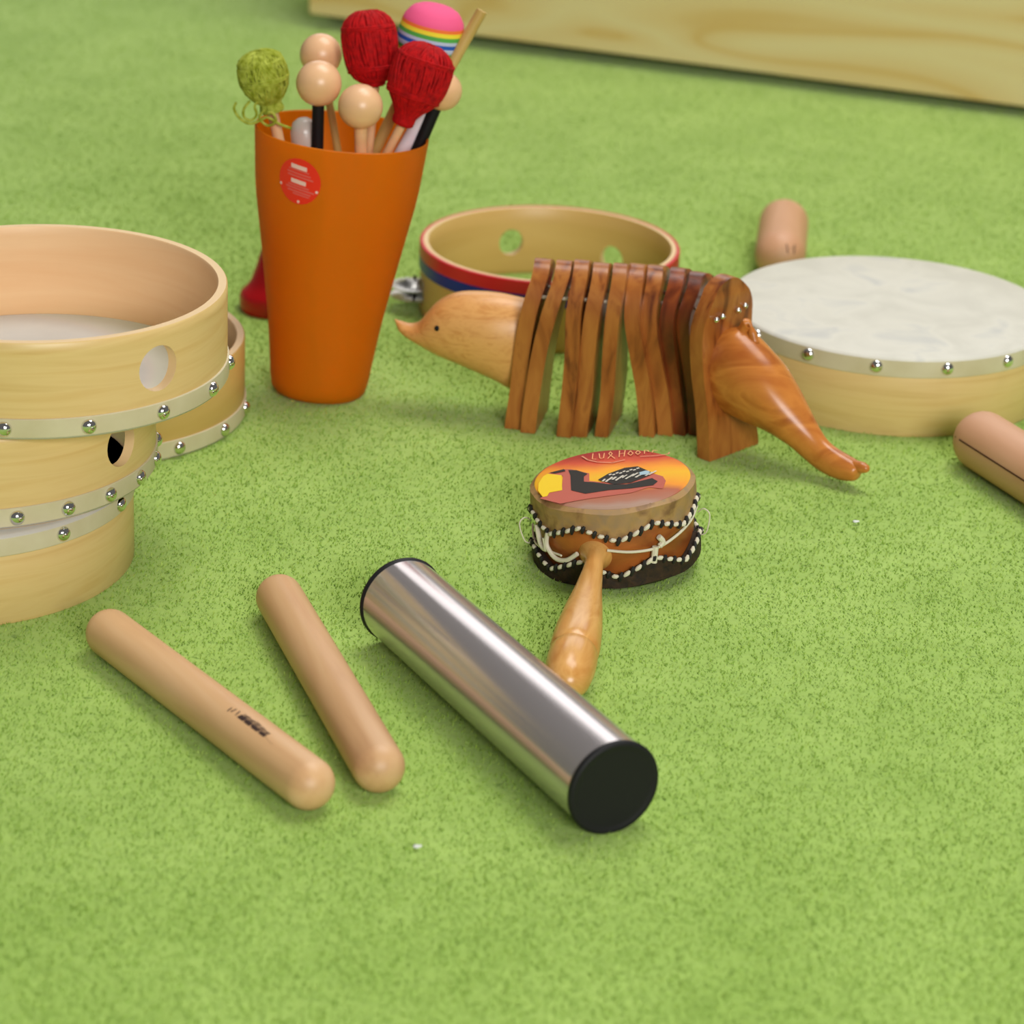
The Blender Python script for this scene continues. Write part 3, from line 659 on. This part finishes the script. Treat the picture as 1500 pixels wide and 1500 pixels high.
poly('painted_pot', [(345, 245), (325, 190), (400, 196), (505, 238), (470, 262), (470, 312), (560, 322), (700, 350), (860, 362), (1100, 318), (1150, 352), (1105, 385), (900, 402), (700, 405), (480, 425), (350, 385)], 'pt_dark', .0002)
poly('painted_tip', [(150, 206), (285, 180), (300, 200), (200, 216)], 'pt_dark', .0003)
poly('painted_wing', [(600, 303), (700, 250), (850, 205), (975, 198), (1095, 262), (1080, 292), (900, 350), (750, 357)], 'pt_dark', .0003)
rs = random.Random(5); bm = bmesh.new()
for q in range(15):
    u = q/14; bx, by = 640+430*u, 322-38*u+10*math.sin(q*2); lx, ly = 38+66*u, -26-16*u; w = 5+rs.random()*5
    if by+ly < 205: ly = 205-by
    vv = [(bx-w, by), (bx+w, by+5), (bx+lx*.7+w, by+ly*.8+4), (bx+lx*.7-w, by+ly*.8)]
    bm.faces.new([bm.verts.new(((X-732)/738*HR*.985, (282-Y)/285*HR*.985, zt+.0005)) for X, Y in vv])
for q in range(9):
    u = q/8; bx, by = 700+260*u, 262-44*u+8*(q % 2); vv = [(bx, by), (bx+26, by-6), (bx+30, by+4), (bx+4, by+10)]
    bm.faces.new([bm.verts.new(((X-732)/738*HR*.985, (282-Y)/285*HR*.985, zt+.0005)) for X, Y in vv])
obj('painted_feathers', bm, 'pt_pale', dr, smooth=False)
poly('painted_highlight', [(985, 262), (1050, 248), (1085, 264), (1060, 286), (990, 288)], 'pt_blue', .0006)
def stroke(bm, pts, w, dz):
    q = [Vector(((X-732)/738*HR*.985, (282-Y)/285*HR*.985, zt+dz)) for X, Y in pts]
    for a, b_ in zip(q, q[1:]):
        d = (b_-a).normalized(); s_ = Vector((-d.y, d.x, 0))*w; bm.faces.new([bm.verts.new(v_) for v_ in (a+s_-d*w, b_+s_+d*w, b_-s_+d*w, a-s_-d*w)])
bm = bmesh.new()
stroke(bm, [(460, 68), (510, 105), (600, 132), (740, 148), (850, 128)], .0005, .0003); stroke(bm, [(1010, 103), (1150, 106), (1270, 96), (1280, 82)], .0004, .0003)
obj('painted_line', bm, 'pt_arc', dr, smooth=False)
bm = bmesh.new()    # hand-painted lettering on the red arc
for s_ in ([(560, 48), (552, 100), (588, 104)], [(618, 52), (624, 98), (658, 98), (668, 50)], [(700, 104), (742, 60), (725, 40), (710, 60), (764, 108)],
           [(812, 36), (806, 96)], [(812, 66), (858, 62)], [(866, 34), (852, 92)], [(915, 44), (890, 70), (915, 88), (940, 68), (915, 44)], [(985, 44), (962, 66), (985, 84), (1010, 64), (985, 44)], [(1045, 78), (1050, 46), (1078, 48), (1086, 62)], [(1120, 74), (1130, 52), (1165, 58)]):
    stroke(bm, s_, .00028, .0004)
obj('painted_lettering', bm, 'pt_text', dr, smooth=False)
# stitches along both zigzag edges
def stitches(edge, e, seed):
    rnd = random.Random(seed); n = 46; bw, bb = bmesh.new(), bmesh.new(); r = HR+e
    def pt(a, dz=0, k=0): return Vector(((r+k)*math.cos(a), (r+k)*math.sin(a), edge(a)+dz))
    for i in range(n):
        a = 2*PI*i/n; w_ = 2*PI/n
        tube(bw, [pt(a+w_*.02, -.0006), pt(a+w_*.18, 0, .0003), pt(a+w_*.36, .0003, .0004), pt(a+w_*.54, .0008)], [.0007, .00125, .00125, .0007], 8)
        tube(bb, [pt(a+w_*.62, -.0024), pt(a+w_*.70, -.0006, .0004), pt(a+w_*.78, .0010, .0004), pt(a+w_*.88, .0022)], [.0007, .0012, .0012, .0007], 8)
    obj('white_lacing', bw, 'cord_w', dr); obj('black_lacing', bb, 'cord_b', dr)
stitches(topedge, .0018, 1); stitches(botedge, .0026, 2)
bm = bmesh.new()
def sp(a, z, e=.0022): a = R_(fr(a)); return Vector(((HR+e)*math.cos(a), (HR+e)*math.sin(a), z))
tube(bm, spline([sp(-6, .021), sp(10, .019), sp(28, .0185), sp(45, .0215), sp(62, .025), sp(76, .029)], 6), .0008)
tube(bm, spline([sp(27, .0195), sp(26, .015), sp(25, .0105)], 4), .0018); tube(bm, spline([sp(30, .0245), sp(33, .021), sp(30, .019)], 4), .0016)
tube(bm, spline([sp(-52, .026), sp(-54, .018), sp(-46, .0125), sp(-36, .013), sp(-27, .018)], 6), .0013); tube(bm, spline([sp(-66, .027), sp(-62, .017), sp(-55, .0155), sp(-56, .022)], 6), .0015)
tube(bm, spline([sp(-100, .016), sp(-70, .0145), sp(-40, .0150)], 6), .0006)
obj('tension_string', bm, 'cord_w', dr)
for sgn, a in ((-1, -84), (1, 80)):
    bm = bmesh.new(); p = sp(a, .024); tube(bm, spline([p, p+Vector((sgn*.003, -.003, .003)), p+Vector((sgn*.006, -.005, .000)), p+Vector((sgn*.004, -.006, -.009)), p+Vector((sgn*.001, -.004, -.012))], 5), .00035)
    obj('loose_string', bm, 'cord_w', dr)
# handle, in world coordinates relative to the drum
ha = P(875, 807, .0205); hb = P(834, 985, .0135); hdv = (hb-ha).normalized(); LH = (hb-ha).length
hq = tl.inverted() @ frame(hdv); ho_ = tl.inverted() @ (ha-Vector(dr.location))
kx = ppm(hb)
prof = [(0, -.012), (.0075, -.012), (.0090, -.008), (.0105, -.001), (.0098, .004), (.0075, .0085), (.0053, .0125), (.0050, .017), (.0056, LH*.20), (.0072, LH*.34), (.0100, LH*.52), (.0118, LH*.66), (.0125, LH*.76), (.01265, LH*.82), (.0122, LH*.845), (.0116, LH*.855), (.0122, LH*.865), (.01265, LH*.90), (.0125, LH*.97), (.0112, LH*1.05), (.0085, LH*1.10), (.0045, LH*1.125), (0, LH*1.13)]
bm = bmesh.new(); lathe(bm, prof, 48); hobj = obj('handle', bm, 'handle', dr); hobj.location = ho_; hobj.rotation_mode = 'QUATERNION'; hobj.rotation_quaternion = hq

# ---------------------------------------------------------------- claves
def capsule_thing(name, label, cat, a, b_, r, m_, group=None):
    d = b_-a; L = d.length+2*r; t = thing(name, label, cat, (a+b_)/2, group, xframe(d))
    obj('rod', capsule_bm(L, r), m_, t); return t, L
rc = .0123
cl, L = capsule_thing('clave', 'wooden clave with a dark printed stamp, the left one of the pair', 'clave', P(162, 928, rc), P(451, 1147, rc), rc, 'beech', 'claves lying on the carpet')
cl2, _ = capsule_thing('clave', 'plain wooden clave without a stamp, between the stamped clave and the steel shaker', 'clave', P(410, 876, rc), P(554, 1122, rc), rc, 'clave_b', 'claves lying on the carpet')
# stamp: short inked strokes wrapped on the rod
inv = cl.rotation_quaternion.inverted()
def rod_hit(px, py):
    o = inv @ (CAM-Vector(cl.location)); d = inv @ ray(px, py)
    A_ = d.y**2+d.z**2; B_ = 2*(o.y*d.y+o.z*d.z); C_ = o.y**2+o.z**2-rc**2; t_ = (-B_-math.sqrt(max(0, B_*B_-4*A_*C_)))/(2*A_); p = o+d*t_
    return p.x, math.atan2(p.y, p.z)
bm = bmesh.new(); rnd = random.Random(4)
def ink(x0, a0, x1, a1, w):   # stroke between two rod coordinates
    n = 5; rows = []
    for i in range(n+1):
        f = i/n; x = x0+(x1-x0)*f; a = a0+(a1-a0)*f; r = rc+.00012
        rows.append([bm.verts.new((x+s_*w, r*math.sin(a), r*math.cos(a))) for s_ in (-1, 1)])
    for p, q in zip(rows, rows[1:]): bm.faces.new((p[0], p[1], q[1], q[0]))
sx0, sa0 = rod_hit(350, 1050); sx1, sa1 = rod_hit(386, 1077); tx0, ta0 = rod_hit(357, 1043); _, ta1 = rod_hit(392, 1066)
for q in range(15):
    f = q/14; x = sx0+(sx1-sx0)*f; w = .00075 if q % 3 else .00045
    top_a = ta0+(ta1-ta0)*f+rnd.uniform(-.05, .05); bot_a = sa0+(sa1-sa0)*f
    ink(x, bot_a, x+.0012, bot_a+(top_a-bot_a)*(1.0-.35*f), w*.7); 
    if q % 4 != 3: ink(x, bot_a-.06, x+.0004, bot_a+.14*(1-f*.5), w*1.5)
for a, b_ in (((333, 1042), (340, 1037)), ((338, 1043), (347, 1039)), ((345, 1048), (352, 1042)), ((388, 1079), (399, 1091))):
    u0, v0 = rod_hit(*a); u1, v1 = rod_hit(*b_); ink(u0, v0, u1, v1, .00035)
obj('ink_stamp', bm, 'ink', cl)

# wooden tone blocks (round tubes with slots)
rb = .0182
def tone(label, a, b_, slot_px, mk=None):
    t, L = capsule_thing('tone_block', label, 'tone block', a, b_, rb, 'block', None)
    iq = t.rotation_quaternion.inverted()
    if slot_px:
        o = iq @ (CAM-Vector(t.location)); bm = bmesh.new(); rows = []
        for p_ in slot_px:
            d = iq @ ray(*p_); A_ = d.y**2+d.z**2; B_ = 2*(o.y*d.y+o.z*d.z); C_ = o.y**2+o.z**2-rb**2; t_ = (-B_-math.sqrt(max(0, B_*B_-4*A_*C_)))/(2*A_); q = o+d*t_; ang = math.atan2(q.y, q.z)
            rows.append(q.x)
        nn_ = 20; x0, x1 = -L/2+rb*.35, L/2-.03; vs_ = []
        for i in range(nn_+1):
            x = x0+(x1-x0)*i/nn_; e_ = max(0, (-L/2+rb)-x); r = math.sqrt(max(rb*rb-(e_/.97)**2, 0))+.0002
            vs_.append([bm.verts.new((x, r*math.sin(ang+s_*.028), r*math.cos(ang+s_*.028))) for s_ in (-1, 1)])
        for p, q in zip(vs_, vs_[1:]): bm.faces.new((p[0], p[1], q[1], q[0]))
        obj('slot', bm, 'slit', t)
    if mk:
        o = iq @ (CAM-Vector(t.location)); bm = bmesh.new()
        for (x0, y0), (x1, y1) in mk:
            vv = []
            for p_ in ((x0, y0), (x1, y1), (x1+2, y1+.5), (x0+2, y0+.5)):
                d = iq @ ray(*p_); A_ = d.y**2+d.z**2; B_ = 2*(o.y*d.y+o.z*d.z); C_ = o.y**2+o.z**2-(rb+.0002)**2; t_ = (-B_-math.sqrt(max(0, B_*B_-4*A_*C_)))/(2*A_); vv.append(bm.verts.new(o+d*t_))
            bm.faces.new(vv)
        obj('stamp', bm, 'slit', t)
    return t
tone('round-ended wooden tone block with dark slot in front of the grey-skinned drum', P(1441, 647, rb), P(1640, 772, rb), [(1440, 666)])
tone('round-ended wooden tone block lying behind the grey-skinned drum', P(1148, 328, rb), P(1143, 372, rb), None, [((1151, 357), (1153, 371)), ((1156, 364), (1163, 363)), ((1163, 358), (1162, 372))])

# ---------------------------------------------------------------- steel shaker
rs_ = .0224
a = P(588, 879, rs_); b_ = P(898, 1153, rs_); d = b_-a; L = d.length; q = xframe(d)
sh = thing('cylinder_shaker', 'brushed steel cylinder shaker with flat black end caps', 'shaker', (a+b_)/2, None, q)
MX = Matrix.Rotation(PI/2, 4, 'Y')
bm = bmesh.new(); lathe(bm, [(rs_-.001, -L/2+.001), (rs_, -L/2+.001), (rs_, -L/4), (rs_, 0), (rs_, L/4), (rs_, L/2-.001), (rs_-.001, L/2-.001)], 128, MX); obj('tube', bm, 'steel', sh)
for s_ in (-1, 1):
    bm = bmesh.new(); z = lambda v_: s_*(L/2+v_)
    lathe(bm, [(rs_-.0012, z(-.004)), (rs_+.0003, z(-.0012)), (rs_+.0007, z(-.0006)), (rs_+.0008, z(.0006)), (rs_+.0002, z(.0018)), (rs_-.0012, z(.0022)), (rs_-.0022, z(.0016)), (rs_-.004, z(.0014)), (0, z(.0014))], 96, MX); obj('end_cap', bm, 'capblack', sh, angle=50)

# bits of lint
for (x, y, lb) in ((610, 1240, 'tiny white lint speck on the carpet below the plain clave'), (1253, 764, 'tiny white lint speck on the carpet below the tail of the carved creature')):
    bm = bmesh.new(); ball(bm, (0, 0, 0), .0016, 1, .8, .5, 10, 8); ball(bm, (.0015, .0006, 0), .001, 1, 1, .5, 8, 6)
    o = obj('lint', bm, 'lint'); o.location = P(x, y, .0022); tag(o, lb, 'lint')

# ---------------------------------------------------------------- light
w = bpy.data.worlds.new('world'); bpy.context.scene.world = w; w.use_nodes = True
w.node_tree.nodes['Background'].inputs[0].default_value = (1.0, .97, .93, 1); w.node_tree.nodes['Background'].inputs[1].default_value = .13
def area(name, loc, tgt, size, power, col=(1, 1, 1), sy=None):
    l_ = bpy.data.lights.new(name, 'AREA'); l_.energy = power; l_.color = col; l_.size = size
    if sy: l_.shape = 'RECTANGLE'; l_.size_y = sy
    o = bpy.data.objects.new(name, l_); C.objects.link(o); o.location = loc
    o.rotation_mode = 'QUATERNION'; o.rotation_quaternion = (Vector(loc)-Vector(tgt)).to_track_quat('Z', 'Y'); return o
area('ceiling_light', (.5, 2.1, 2.5), (0, 1.5, 0), 1.8, 50, (1, .98, .95), 1.2)
area('back_fill_light', (.4, 5.4, 2.3), (0, 1.6, 0), 3.4, 34, (1, .98, .97), 1.3)  # added fill, no real window; gives the steel shaker its bright upper band
area('camera_side_fill', (.9, -1.7, 1.5), (0, 1.5, 0), 1.6, 88, (1, .97, .94), 1.1)  # added unseen fill from the camera side to lift dark upright faces
sc = bpy.context.scene
sc.view_settings.view_transform = 'Standard'; sc.view_settings.look = 'None'; sc.view_settings.gamma = 1; sc.view_settings.exposure = -0.06
sc.view_settings.use_curve_mapping = False
